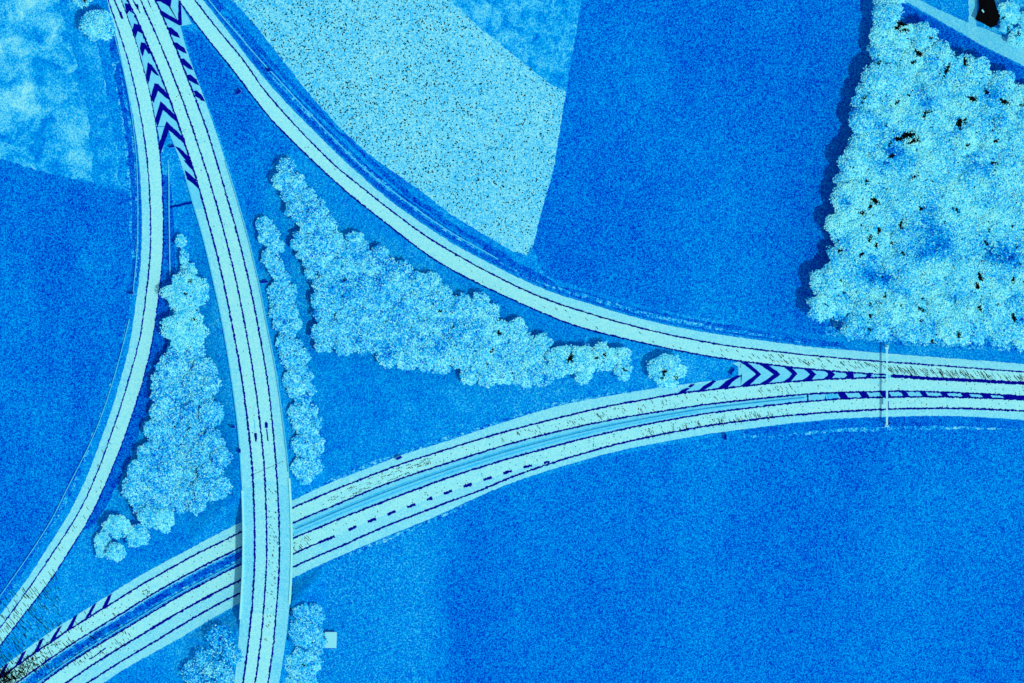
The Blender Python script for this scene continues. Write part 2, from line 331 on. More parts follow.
field('weedy_field', [(450,0),(480,28),(505,48),(530,68),(548,83),(566,92),(571,60),(582,-5),(586,-80),(370,-80)], 0.024, 'field_mottled', 0.6)
field('field_edge', [(560,88),(566,91),(571,60),(582,-5),(570,-5),(562,40)], 0.028, 'stubble_edge' if 'stubble_edge' in M else 'field_mottled', 0.8)
# verges beside the slip roads
def verge(q, d0, d1, z, mat, name='verge', lo=None, hi=None, axis=0):
    if lo is not None: q = clip_line(q, axis, lo, hi)
    q = resample(q, len(q)); n = len(q); w = np.sin(np.linspace(0, math.pi, n))**0.25
    j = np.convolve(NR.normal(0, 1, n+4), np.ones(5)/5, 'valid')[:, None]
    return ribbon(name, offset(q, d0), q + (offset(q, d1) - q)*(w[:, None]) + (offset(q, d1) - q)/abs(d1)*j*1.6 + NR.normal(0, 0.25, (n, 2)), z, M[mat], kind=K, n=n)
verge(C_up, -2, -19, 0.034, 'verge_dark', lo=190, hi=560)
verge(C_up, -6, -10, 0.040, 'verge_mottled', name='weedy_strip', lo=200, hi=520)
verge(C_up, -2, -11, 0.0345, 'verge_soft', lo=540, hi=850)
verge(C_up, -4, -8, 0.040, 'verge_mottled', name='weedy_strip', lo=520, hi=800)
verge(C_up, -12, -15, 0.0405, 'verge_mid', lo=215, hi=480)
verge(A_left, 10, 14, 0.0405, 'verge_mottled', name='weedy_strip', lo=60, hi=260, axis=1)
verge(A_right, 1, 4, 0.0405, 'verge_mottled', name='weedy_strip', lo=175, hi=330, axis=1)
verge(D_top, 0, -4, 0.0405, 'verge_mottled', name='weedy_strip', lo=295, hi=640)
verge(A_left, 1, 12, 0.034, 'verge_dark', lo=30, hi=300, axis=1)
verge(A_left, 3, 6, 0.040, 'verge_mottled', name='weedy_strip', lo=40, hi=300, axis=1)
verge(A_left, 0, 8, 0.036, 'verge_mid', lo=280, hi=700, axis=1)
verge(A_left, 7, 10, 0.041, 'verge_mottled', name='weedy_strip', lo=290, hi=600, axis=1)
verge(A_right, 0, -14, 0.034, 'verge_dark', lo=172, hi=530, axis=1)
verge(D_bot, 1, 12, 0.034, 'verge_soft', lo=740, hi=1080)
verge(D_bot, 10, 14, 0.040, 'verge_mottled', name='weedy_strip', lo=740, hi=1040)
verge(D_bot, 1, 5, 0.040, 'verge_mottled', name='weedy_strip', lo=320, hi=480)

# ------------------------------------------------------------------ roads
def road(name, lab, L, Rr, z, mat, hf=None):
    if hf is None:                # crumbling asphalt edges
        n = int(max(len(L), len(Rr)) * 1.8); L = resample(L, n) + NR.normal(0, 0.22, (n, 2)); Rr = resample(Rr, n) + NR.normal(0, 0.22, (n, 2))
        o = ribbon(name, L, Rr, z, M[mat], kind=K, n=n)
    else: o = ribbon(name, L, Rr, z, M[mat], kind=K, hf=hf)
    o['label'] = lab; return o
# left slip road
roadA = road('slip_road', 'pale slip road curving down the left side of the photo', A_left, A_right, 0.060, 'shoulder')
ribbon('traffic_lane', A_mid, A_right, 0.066, M['lane'], roadA)
marking(A_mid, 1.35, 0.074, M['paint_thin'], roadA)
marking(clip_line(A_right, 1, 120, 900), 1.3, 0.074, M['paint_thin'], roadA)
marking(clip_line(A_right, 1, -90, 122), 1.8, 0.0745, M['paint'], roadA)
# upper right slip road
roadC = road('slip_road', 'pale slip road sweeping from top left to right edge', C_up, C_0, 0.060, 'shoulder')
ribbon('traffic_lane', C_1, C_0, 0.066, M['lane'], roadC)
marking(C_1, 1.5, 0.074, M['paint'], roadC)
marking(clip_line(C_0, 0, -90, 740), 1.6, 0.074, M['paint'], roadC)
marking(clip_line(C_0, 0, 738, 890), 1.8, 0.0745, M['paint'], roadC)
# main road over the bridge
Btop = lambda q: clip_line(q, 1, -120, 168)
roadB = road('main_road', 'pale main road climbing from top left over the bridge', B_left, B_right, 0.072, 'shoulder', bridge_h)
def seg(q, a, b): return clip_line(q, 1, a, b)
for a, b, m in ((-100, 484, 'lane'), (483, 612, 'deck'), (611, 780, 'lane')):
    ribbon('traffic_lane', seg(B_d, a, b), seg(B_e, a, b), 0.080, M[m], roadB, bridge_h)
    ribbon('traffic_lane', seg(B_e, a, b), seg(B_f, a, b), 0.081, M['lane' if m == 'lane' else 'deck'], roadB, bridge_h)
for q0, q1 in ((B_left, B_d), (B_f, B_right)):
    ribbon('shoulder_lane', seg(q0, 484, 780), seg(q1, 484, 780), 0.079, M['deck_shoulder'], roadB, bridge_h)
for q, w in ((B_d, 1.9), (B_e, 1.7), (B_f, 1.7)):
    marking(seg(q, -100, 780), w, 0.090, M['paint'], roadB, bridge_h)
# gore between left slip road and main road
gore1 = ribbon('gore_area', seg(A_right, -80, 128), seg(B_d, -80, 128), 0.083, M['gore'], roadB)
ribbon('gore_area', np.array([(167.5,127),(172,140),(180,160),(187,182),(196,212)]), np.array([(179.5,127),(185,145),(190.5,160),(197,182),(205,209)]), 0.083, M['gore'], roadB, bridge_h)
ribbon('gore_area', np.array([(157,127),(160,140),(161,152)]), np.array([(168,127),(164,140),(163,152)]), 0.083, M['gore'], roadB)
def chev(pts, parent, z=0.0955, hf=None): poly('chevron', pts, z, M['paint'], parent, bridge_h if parent is roadB else hf, jag=0.25)
chev([(124.5,3),(129,4),(132.5,13),(129,11),(128,14),(126.5,13)], roadB)
chev([(134,23),(138.5,24.5),(142.5,34),(138,31.5),(135.5,38),(132.5,30)], roadB)
chev([(141,42),(145,43),(152,54),(148,53.5),(145,49),(142.5,57),(139.5,48.5)], roadB)
chev([(148,62),(152,65),(159.5,76),(156,75),(151.5,70.5),(148.5,84),(145.5,76)], roadB)
chev([(154.5,83),(158.5,84),(168.5,95),(170,101),(158,91),(154,103),(150.5,99)], roadB)
chev([(160.5,101),(163.5,103.5),(177,117),(178.5,124),(163,110),(157.5,128),(155,119)], roadB)
chev([(166.5,121),(169,124),(184.5,138),(185.8,145),(169,130.5),(160.5,154),(158.5,145),(163.5,130)], roadB)
chev([(174.5,146),(180,148),(190,158),(194,169),(184,158.5)], roadB)
chev([(183.5,160),(191.5,161),(195,172),(190,168)], roadB)
chev([(184.5,170),(188,172.5),(195,178.5),(199.8,190),(193,184),(187,179)], roadB)
marking(np.array([(114.4,-20),(114.4,0),(119,11),(122.5,19)]), 1.5, 0.090, M['paint'], roadB)
chev([(118.5,11),(121.5,12),(123.5,19),(120.5,17)], roadB)
marking(np.array([(126,-20),(133,0),(140,13)]), 1.3, 0.0905, M['paint'], roadB)
chev([(135,3.5),(138,4.5),(139.5,11),(137,9)], roadB)
marking(np.array([(140,-20),(147.5,0),(151,7.5)]), 1.2, 0.0905, M['paint'], roadB)
# gore between main road and upper right slip road
poly('gore_area', [(120,-90),(150,-10),(156,1),(166,25),(172.5,39),(183.8,67.5),(196,100),(200,89),(193,69),(187,52.5),(180.5,26),(192,24),(179,1),(172,-10),(110,-90)], 0.085, M['gore'], roadB)
chev([(159.5,9),(164,12),(178,20),(178.5,0),(181,0.5),(182,25.5),(179,25.5),(162,16)], roadB)
chev([(155,-2),(172,-3),(170.5,7.5),(163,3.5),(160,1.5),(156,1.5)], roadB)
for a, b in (((167.5,28),(180,37.5)), ((173.5,43),(187,53)), ((180.5,59),(193,69.5)), ((187,75),(199,84.5)), ((193.5,91),(205,101))):
    chev([(a[0]-0.5, a[1]-0.5), (a[0]+3.5, a[1]-0.5), (b[0]-2.5, b[1]-5), (b[0]+0.3, b[1]+0.8), (b[0]-3.8, b[1]-0.6), (a[0]+2, a[1]+5.2)], roadB)
# painted arrows on the climb to the bridge
chev([(266,421),(268,423.5),(267.8,428),(264.6,428),(264.8,423.5)], roadB, 0.097, bridge_h)
poly('lane_arrow', [(266,428.6),(267.2,428.6),(268.6,441),(267.2,441)], 0.096, M['paint_thin'], roadB, bridge_h)
poly('lane_arrow', [(253.4,419),(254.6,419),(255.6,433),(254.6,433)], 0.096, M['track'], roadB, bridge_h)
chev([(254,433),(256.6,433),(257.2,438),(256.4,442),(254.8,441)], roadB, 0.097, bridge_h)

# motorway
roadD = road('motorway', 'pale motorway crossing under the bridge from lower left to right edge', D_top, D_bot, 0.050, 'shoulder')
ribbon('traffic_lane', D_1, D_2, 0.066, M['lane'], roadD)
ribbon('traffic_lane', clip_line(D_3, 0, -90, 1090), clip_line(D_5, 0, -60, 1090), 0.067, M['lane'], roadD)
ribbon('slow_lane', clip_line(D_4, 0, -60, 555), clip_line(D_5, 0, -40, 560), 0.070, M['shoulder'], roadD)
def frac(f0, f1, lo, hi, z, mat, name='median_strip', a=D_2, b=D_3):
    n = 200; p, q = resample(clip_line(a, 0, lo, hi), n), resample(clip_line(b, 0, lo, hi), n)
    o = ribbon(name, p + (q-p)*f0, p + (q-p)*f1, z, M[mat], roadD, n=n); return o
frac(0, 1, 20, 840, 0.0705, 'median_pale', 'median')
frac(0.30, 0.46, 292, 810, 0.0745, 'median_mid'); frac(0.62, 0.76, 292, 700, 0.0745, 'median_mid')
frac(0.13, 0.80, -60, 246, 0.0742, 'verge_mottled'); frac(0.24, 0.62, -60, 246, 0.0748, 'median_dark'); frac(0.80, 0.93, -60, 246, 0.0745, 'verge_mid')
frac(0, 1, 826, 1090, 0.0715, 'gore', 'median')
poly('median_end', [(826,393.5),(838,393),(838,399),(826,400)], 0.0765, M['median_mid'], roadD)
for q, w, lo, hi in ((D_1, 1.8, -80, 890), (D_2, 1.8, -80, 1090), (D_3, 1.9, -60, 1090), (D_5, 1.9, -50, 1090)):
    marking(clip_line(q, 0, lo, hi), w, 0.0800, M['paint'], roadD)
marking(clip_line(D_4, 0, -60, 243), 2.0, 0.0801, M['paint'], roadD)
marking(clip_line(D_4, 0, 290, 328), 1.7, 0.0801, M['paint'], roadD); marking(clip_line(D_4, 0, 318, 337), 2.6, 0.0802, M['paint'], roadD)
for x0 in (346, 365.5, 385, 405, 424, 443.5, 463, 482.5, 502, 522.5, 541):
    marking(clip_line(D_4, 0, x0, x0+11), 2.7, 0.0801, M['paint'], roadD, name='lane_dash')
marking(clip_line(D_4, 0, 200, 213), 3.0, 0.0803, M['paint'], roadD); marking(clip_line(D_4, 0, 150, 172), 2.6, 0.0803, M['paint'], roadD)
marking(np.array([(89,659),(97,655),(101,651),(106,648)]), 1.2, 0.0801, M['paint_thin'], roadD, name='lane_arrow')
# hatching of lower left shoulder
for a, b in (((110,595),(104.5,608)), ((94.5,604.5),(87.5,618)), ((76,615.5),(69,630)), ((60,627),(51.5,642)), ((42,639),(35,654)), ((24.5,651.5),(17,667)), ((7,664),(-1,679))):
    chev([(a[0]-2.3, a[1]+1.4), (a[0]+2.2, a[1]-1.6), (b[0]+3.2, b[1]-3.0), (b[0]-2.8, b[1]+0.8)], roadD, 0.082)
# gore where the upper right slip road joins
gore_n = clip_line(C_0, 0, 738, 905); gore_s = clip_line(D_1, 0, 738, 905)
ribbon('gore_area', gore_n, gore_s, 0.0715, M['gore'], roadD)
poly('gore_area', [(740,361.5),(732,363),(741,368),(742,374),(738,377),(716,381),(700,384),(680,389),(676,393.6),(696,391),(727,388),(741,386.4)], 0.0735, M['gore'], roadD)
for P in ([(675,395.5),(681,390),(688,387.8),(690,388.5),(682,394)], [(688,386.8),(690.5,384.2),(695,383.8),(693,386.2),(690.5,387.8)],
          [(697,392),(704,385.5),(713,380.5),(716.5,380.8),(711,386),(702,391.6)], [(716.5,389.6),(726,381),(737,375.4),(742.5,375.2),(732,382.5),(727,388.6)],
          [(739,387),(749,379.5),(756,374.4),(748.5,368),(739.5,361.4),(747.5,362.6),(757,370),(761.5,374),(757,378),(748,386.2)],
          [(758,385),(768,378.6),(773.5,374.4),(766,369),(758.5,363.8),(768,365.2),(777,371),(780.5,374.2),(776,378),(767,384)],
          [(781.5,382.6),(789,377.6),(792,374),(788,370.4),(783.5,366.6),(792,368),(797.5,374),(794,377.6),(790,382)],
          [(800,381),(807,377.4),(810,374.6),(807,371.6),(802.5,368.4),(811,369.6),(816.5,374.4),(811.5,379.8)],
          [(822,379.6),(827.5,375.6),(828,373.6),(823,370.4),(832,371.6),(835.5,374.4),(831,379)],
          [(844,378.6),(847,375.2),(844.5,371.8),(853.5,372.4),(854,377.6),(851,378.4)], [(864.5,377.6),(867,375.2),(864.5,373),(870,373.6),(872,375.4),(870,377.4)]):
    chev(P, roadD, 0.0826)
n0 = clip_line(C_0, 0, 888, 1090); marking(n0 + np.array([0, 0.9]), 3.4, 0.0822, M['paint'], roadD, rough=0.35)
# median hatching near the right edge
def mblock(x0, x1, sh=4):
    n, s = lambda x: float(at(D_2, 0, x)), lambda x: float(at(D_3, 0, x))
    chev([(x0, n(x0)), (x1, n(x1)), (x1+sh, s(x1+sh)), (x0+sh, s(x0+sh))], roadD, 0.0826)
for x0, x1 in ((837,845),(858,866),(879,888),(900,906),(919,925),(939,946),(960,968),(980,989),(1001,1070)): mblock(x0, x1)
marking(np.array([(807.5,394.5),(808,401.5)]), 1.8, 0.0828, M['paint'], roadD)
marking(np.array([(825.5,393.8),(825.5,400)]), 0.9, 0.0828, M['paint_thin'], roadD)

# track, drive and garden in the top right corner
TR_lo = smooth_line([(903,0),(925,12),(940,21),(955,29),(966,36),(983.5,46),(1002,55),(1024,66)], sig=8)
TR_up = smooth_line([(920,0),(937,9),(953.5,16),(966,22.5),(987,29),(1002,36),(1015,42.5),(1024,48)], sig=8)
field('lawn', [(800,-300),(925,-300),(925,-2),(953,14),(985,26),(1024,46),(1100,85),(1200,-300)], 0.022, 'ground', 0)
field('verge', [(898,-5),(905,4),(925,14),(955,31),(985,48),(1024,68),(1080,96),(1060,112),(1020,92),(990,72),(960,58),(930,44),(905,30)], 0.030, 'verge_dark', 0.5)  # shade of the wood's north edge, painted as a dark ground strip
trk = road('farm_track', 'pale gravel track crossing the top right corner', TR_up, TR_lo, 0.050, 'track')
poly('drive', [(968,-60),(968,0),(969,14),(968,24),(976,27),(977,14),(978,-60)], 0.046, M['track'], kind=K, jag=0.5)
field('garden', [(974,24),(978,14),(990,-40),(1200,-60),(1200,100),(1024,46),(1000,34)], 0.034, 'field_mottled', 0.5)
field('woodland_floor', [(878,0),(905,22),(1000,75),(1100,120),(1100,352),(1024,352),(900,345),(825,335),(835,260),(850,170)], 0.032, 'verge_mottled', 0.8)

# ------------------------------------------------------------------ bridge
def bridge():
    t = thing('road_bridge', 'pale concrete bridge carrying the main road over the motorway', 'bridge', (0, 0, 0))
    n = 60; a = resample(seg(B_left, 488, 622), n); b = resample(seg(B_right, 476, 606), n)
    v, f = [], []
    for i in range(n):
        for p, o in ((a[i], -1.2), (b[i], 1.2)):
            x, y = W(p[0] + o, p[1]); z = bridge_h(p[1]) + 0.03
            v += [(x, y, z), (x, y, z - 0.7)]
    for i in range(n-1):
        k = 4*i; f += [(k, k+4, k+6, k+2), (k+1, k+3, k+7, k+5), (k, k+1, k+5, k+4), (k+2, k+6, k+7, k+3)]
    f += [(0, 2, 3, 1), (4*n-4, 4*n-3, 4*n-1, 4*n-2)]
    mesh_obj('deck', v, f, M['concrete'], t)
    for q in (a + np.array([0.1, 0]), b - np.array([0.1, 0])):
        m = MB()
        for i in range(n-1):
            p0, p1 = q[i], q[i+1]; x0, y0 = W(*p0); x1, y1 = W(*p1)
            m.obox((x0+x1)/2, (y0+y1)/2, bridge_h(p0[1])-0.2, bridge_h(p0[1])+0.55, 0.46, math.hypot(x1-x0, y1-y0)*1.0, math.atan2(y1-y0, x1-x0)-math.pi/2)
        m.build('parapet', M['parapet'], t)
    for off in (0.5,):                       # piers in the motorway median
        for x in (248, 257, 267, 277, 286):
            y = (float(at(D_2, 0, x)) + float(at(D_3, 0, x))) / 2; X, Y = W(x, y)
            m = MB(); m.tube((X, Y, 0), (X, Y, 4.1), 0.45, 0.45, 12); m.build('pier', M['concrete'], t)
    for q, s in ((D_top, -1), (D_bot, 1)):
        x0, x1 = 243, 291; y0 = float(at(q, 0, x0)) + s*15; y1 = float(at(q, 0, x1)) + s*15
        (X0, Y0), (X1, Y1) = W(x0, y0), W(x1, y1); m = MB()
        m.obox((X0+X1)/2, (Y0+Y1)/2, 0.2, 4.03, math.hypot(X1-X0, Y1-Y0), 0.8, math.atan2(Y1-Y0, X1-X0)); m.build('abutment', M['concrete'], t)
bridge()

# ------------------------------------------------------------------ guard rails
def guard_rail(q, lab, hf=None, gap=16, w=0.28, name='guard_rail'):
    q = resample(q, max(2, int(np.hypot(*np.diff(q, axis=0).T).sum() / 4)))
    x, y = W(*q[0]); t = thing(name, lab, 'guard rail', (0, 0, 0), group='guard rails along the roads')
    r = MB(); p = MB(); acc = 0
    for i in range(len(q)-1):
        (x0, y0), (x1, y1) = W(*q[i]), W(*q[i+1]); L = math.hypot(x1-x0, y1-y0); a = math.atan2(y1-y0, x1-x0)
        z = hf(q[i][1]) if hf else 0.0
        c, s = math.cos(a + math.pi/2), math.sin(a + math.pi/2)
        r.obox((x0+x1)/2, (y0+y1)/2, z+0.38, z+0.62, L+0.01, w, a)
        if i % 2 == 0: p.obox(x0 + 0.12*c, y0 + 0.12*s, z-0.1, z+0.58, 0.12, 0.14, a)
    o = r.build('rail', M['steel'], t); o = p.build('post_row', M['steel'], t); o['kind'] = 'stuff'
    return t
guard_rail(smooth_line([(113,30),(125,75),(132,115),(136,150),(137.5,171),(138,221),(137,258),(132.5,295)], ext=(0,0)), 'steel guard rail on outer side of left slip road, upper stretch', w=0.2)
guard_rail(smooth_line([(129,320),(124,342),(110,392),(95,434),(80,464),(60,502),(57,512),(30,554),(5,589),(-20,625)], ext=(0,0)), 'steel guard rail on outer side of left slip road, lower stretch', w=0.2)
guard_rail(np.array([(168,160),(169,185),(169,210),(169.5,240),(170,275)], float), 'straight steel guard rail on the grass between slip road and main road')
guard_rail(seg(B_left, 175, 484), 'steel guard rail on left edge of main road before the bridge', bridge_h)
guard_rail(seg(B_right, 160, 474), 'steel guard rail on right edge of main road before the bridge', bridge_h)
guard_rail(smooth_line([(205,-5),(222,17),(240,36),(256,56),(281,82),(306,110),(331,136),(363,168),(388,188),(426,216),(451,233),(500,260)], ext=(0,0)), 'long steel guard rail beside the slip road and speckled field')
pD, qD = resample(clip_line(D_2, 0, 294, 806), 300), resample(clip_line(D_3, 0, 294, 806), 300)
guard_rail(pD + (qD-pD)*0.52, 'steel guard rail along the paved median right of the bridge', w=0.24)
pD, qD = resample(clip_line(D_2, 0, -40, 241), 200), resample(clip_line(D_3, 0, -40, 241), 200)
guard_rail(pD + (qD-pD)*0.84, 'steel guard rail along the grassy median left of the bridge', w=0.24)

# ------------------------------------------------------------------ roadside furniture
def gantry():
    x = 887; (X, Y0), (_, Y1) = W(x, 347), W(x, 425)
    t = thing('sign_gantry', 'thin pale sign gantry spanning the motorway near right edge', 'gantry', (X, (Y0+Y1)/2, 0))
    h = (Y0 - Y1)/2
    for s in (1, -1):
        m = MB(); m.tube((0, s*h, 0), (0, s*h, 4.7), 0.2, 0.16, 8); m.build('post', M['steel'], t)
        m = MB(); m.box(-0.5, s*h-0.5, 0, 0.5, s*h+0.5, 0.25); m.build('footing', M['concrete'], t)
    for dx in (-0.13, 0.13):
        m = MB(); m.box(dx-0.11, -h, 4.7, dx+0.11, h, 4.9); m.build('beam', M['parapet'], t)
    m = MB(); k = 24
    for i in range(k):
        y = -h + 2*h*i/k
        m.box(-0.02, y, 4.72, 0.02, y+2*h/k*0.7, 4.86)
    o = m.build('bracing', M['steel'], t)
    for yc in (405,):
        m = MB(); yy = W(0, yc)[1] - (Y0+Y1)/2
        m.box(0.25, yy-0.9, 4.1, 0.45, yy+0.9, 5.0); m.build('sign_panel', M['dark_steel'], t)
gantry()
def sign(px, py, lx, ly, rz, h, lab, cat='sign', name='road_sign'):
    X, Y = W(px, py); t = thing(name, lab, cat, (X, Y, gz(px, py)), math.radians(rz))
    for s in (-0.3, 0.3):
        m = MB(); m.tube((s*lx, 0, 0), (s*lx, 0, h-0.05), 0.05, 0.05, 6); m.build('post', M['steel'], t)
    m = MB(); m.box(-lx/2, -ly/2, h-1.1, lx/2, ly/2, h); m.build('sign_panel', M['dark_steel'], t)
    m = MB(); m.box(-lx/2+0.06, -ly/2-0.03, h-1.0, lx/2-0.06, -ly/2-0.005, h-0.1); m.build('sign_face', M['pale_wall'], t)
sign(264.5, 282, 1.7, 0.55, 5, 1.7, 'dark sign on the grass right of the main road beside the shrub strip')
sign(233, 427, 1.0, 0.5, 0, 1.9, 'small dark sign left of the main road at the foot of the climb')
sign(239.5, 451, 0.6, 1.0, 0, 1.9, 'small dark upright sign left of main road just before the bridge')
sign(131, 293, 1.3, 0.45, 0, 1.5, 'small dark sign left of the left slip road')
sign(399, 458, 1.5, 0.6, 25, 2.1, 'dark sign standing on upper motorway shoulder right of bridge')
sign(725.5, 437, 0.6, 1.5, 0, 2.1, 'dark sign on the grass below the motorway')
sign(172, 146.5, 1.2, 0.5, 10, 1.5, 'dark sign at the grassy nose below the big left chevrons')
sign(732, 371.5, 0.5, 1.7, -30, 1.5, 'dark sign at the nose of the right hand chevron area')
sign(888.5, 424, 1.1, 0.5, 30, 1.5, 'small dark sign at the lower foot of the gantry')
sign(268.5, 70, 0.9, 0.8, 20, 1.2, 'small dark marker between upper slip road and speckled field')
def cabinet(px, py, rz, lab):
    X, Y = W(px, py); t = thing('roadside_cabinet', lab, 'cabinet', (X, Y, 0), math.radians(rz))
    m = MB(); m.box(-0.65, -0.35, 0.1, 0.65, 0.35, 1.2); m.build('cabinet_body', M['dark_steel'], t)
    m = MB(); m.box(-0.72, -0.42, 1.2, 0.72, 0.42, 1.28); m.build('lid', M['dark_steel'], t)
    m = MB(); m.box(-0.75, -0.45, 0, 0.75, 0.45, 0.1); m.build('plinth', M['concrete'], t)
    for s in (-1, 1):
        m = MB(); m.box(s*0.31-0.29, -0.38, 0.2, s*0.31+0.29, -0.352, 1.12); m.build('door', M['dark_steel'], t)
cabinet(238.5, 92, 38, 'dark roadside cabinet alone on the grass wedge near the top')
def low_barrier():
    (X0, Y0), (X1, Y1) = W(169, 207.5), W(192, 202.5)
    L = math.hypot(X1-X0, Y1-Y0); t = thing('low_barrier', 'low dark barrier lying across the grass between slip road and main road', 'barrier', ((X0+X1)/2, (Y0+Y1)/2, 0), math.atan2(Y1-Y0, X1-X0))
    for i in range(6):
        m = MB(); x = -L/2 + L*i/6; d = 0.05*math.sin(i*2.3)
        m.prism([(x+0.03, -0.24+d), (x+L/6-0.03, -0.24+d), (x+L/6-0.03, 0.24+d), (x+0.03, 0.24+d)], 0, 0.32+0.02*(i % 3)); m.build('block', M['dark_steel'], t)
low_barrier()
def hut():
    X, Y = W(330.7, 640); t = thing('flat_roofed_hut', 'small pale flat roofed hut at the shrub edge right of the bridge road', 'hut', (X, Y, 0))
    m = MB(); m.box(-1.35, -1.85, 0, 1.35, 1.85, 2.3); m.build('wall', M['pale_wall'], t)
    m = MB(); m.prism([(-1.45, 1.98), (-1.62, -1.95), (1.42, -2.05), (1.55, 1.98)], 2.3, 2.48); m.build('roof', M['pale_roof'], t)
    m = MB(); m.box(-0.9, -0.6, 2.48, -0.72, -0.42, 2.75); m.build('vent_pipe', M['black'], t)
    m = MB(); m.box(1.352, -0.5, 0, 1.40, 0.45, 2.0); d = m.build('door', M['dark_steel'], t)
    m = MB(); m.box(1.402, 0.25, 0.95, 1.46, 0.32, 1.05); m.build('handle', M['steel'], d)
    m = MB(); m.box(1.352, 0.8, 1.0, 1.385, 1.5, 1.7); m.build('window', M['glass'], t)
hut()
def house():
    X, Y = W(986, 12); t = thing('house', 'black roofed house above the track in the top right corner', 'house', (X, Y, 0))
    P = [(978,-6),(993.5,-4),(997,9),(1000.2,16),(997,25),(991,28),(984,24),(975,19),(979,9)]
    loc = [((px-986)*S, (12-py)*S) for px, py in P][::-1]
    cx = sum(p[0] for p in loc)/len(loc); cy = sum(p[1] for p in loc)/len(loc)
    wall = [(cx+(x-cx)*0.92, cy+(y-cy)*0.92) for x, y in loc]
    m = MB(); m.prism(wall, 0, 3.0); m.build('wall', M['pale_wall'], t)
    m = MB(); k = len(loc); m.v = [(x, y, 3.0) for x, y in loc] + [(cx-0.4, cy+1.6, 4.1), (cx+0.5, cy-1.7, 4.1)]
    for i in range(k):
        a, b = loc[i], loc[(i+1) % k]; ta = k if a[1] > cy else k+1; tb = k if b[1] > cy else k+1
        m.f.append((i, (i+1) % k, ta) if ta == tb else (i, (i+1) % k, tb, ta))
    m.f.append(tuple(range(k-1, -1, -1))); rf = m.build('roof', M['black_roof'], t)
    m = MB(); m.obox(-0.75, 0.25, 3.6, 3.95, 0.35, 0.8, 0.6); m.build('roof_light', M['pale_roof'], rf)
    m = MB(); m.obox(-2.0, -2.3, 0.0, 2.1, 0.9, 0.12, -0.45); d = m.build('door', M['dark_steel'], t)
    for x, y in ((0.8, -3.5),):
        m = MB(); m.obox(x, y, 1.0, 2.1, 1.0, 0.14, -0.5); m.build('window', M['glass'], t)
house()

# ------------------------------------------------------------------ trees and shrubs
BLACK = []           # black gaps between the crowns, put into the leaf colour (survey units: x, y, reach)
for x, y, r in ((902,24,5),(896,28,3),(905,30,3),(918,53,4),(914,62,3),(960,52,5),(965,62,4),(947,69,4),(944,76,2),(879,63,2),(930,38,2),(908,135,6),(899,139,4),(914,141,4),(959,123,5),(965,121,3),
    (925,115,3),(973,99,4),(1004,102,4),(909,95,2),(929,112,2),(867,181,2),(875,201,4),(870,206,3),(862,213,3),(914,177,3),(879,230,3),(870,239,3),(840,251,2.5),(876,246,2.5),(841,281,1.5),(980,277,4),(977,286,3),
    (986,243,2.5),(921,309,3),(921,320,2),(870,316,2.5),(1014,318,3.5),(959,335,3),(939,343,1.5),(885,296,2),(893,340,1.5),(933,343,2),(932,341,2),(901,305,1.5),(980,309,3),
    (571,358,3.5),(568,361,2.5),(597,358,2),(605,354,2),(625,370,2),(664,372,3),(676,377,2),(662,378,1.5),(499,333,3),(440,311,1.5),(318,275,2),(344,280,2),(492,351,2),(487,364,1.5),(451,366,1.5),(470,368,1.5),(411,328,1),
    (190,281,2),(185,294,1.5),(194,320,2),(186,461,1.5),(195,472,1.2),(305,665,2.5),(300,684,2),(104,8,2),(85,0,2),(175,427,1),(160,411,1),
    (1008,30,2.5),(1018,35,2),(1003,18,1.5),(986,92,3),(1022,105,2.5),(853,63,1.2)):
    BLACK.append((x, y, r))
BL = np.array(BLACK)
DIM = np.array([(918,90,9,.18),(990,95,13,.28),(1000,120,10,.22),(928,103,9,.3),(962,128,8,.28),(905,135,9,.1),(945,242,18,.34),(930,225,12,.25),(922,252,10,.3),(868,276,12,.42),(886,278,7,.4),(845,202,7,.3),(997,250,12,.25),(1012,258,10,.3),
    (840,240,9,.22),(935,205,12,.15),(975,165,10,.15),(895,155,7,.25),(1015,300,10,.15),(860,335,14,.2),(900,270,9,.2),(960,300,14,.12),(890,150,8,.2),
    (380,285,10,.2),(400,305,10,.12),(340,300,20,.05),(412,275,5,.3),(455,305,6,.2),(455,330,14,.08),(440,345,8,.25),(285,440,10,.12),(180,400,20,.06),(200,430,20,.12),(160,465,14,.14),(210,480,14,.08),(152,505,10,.1),(123,540,5,.35)])
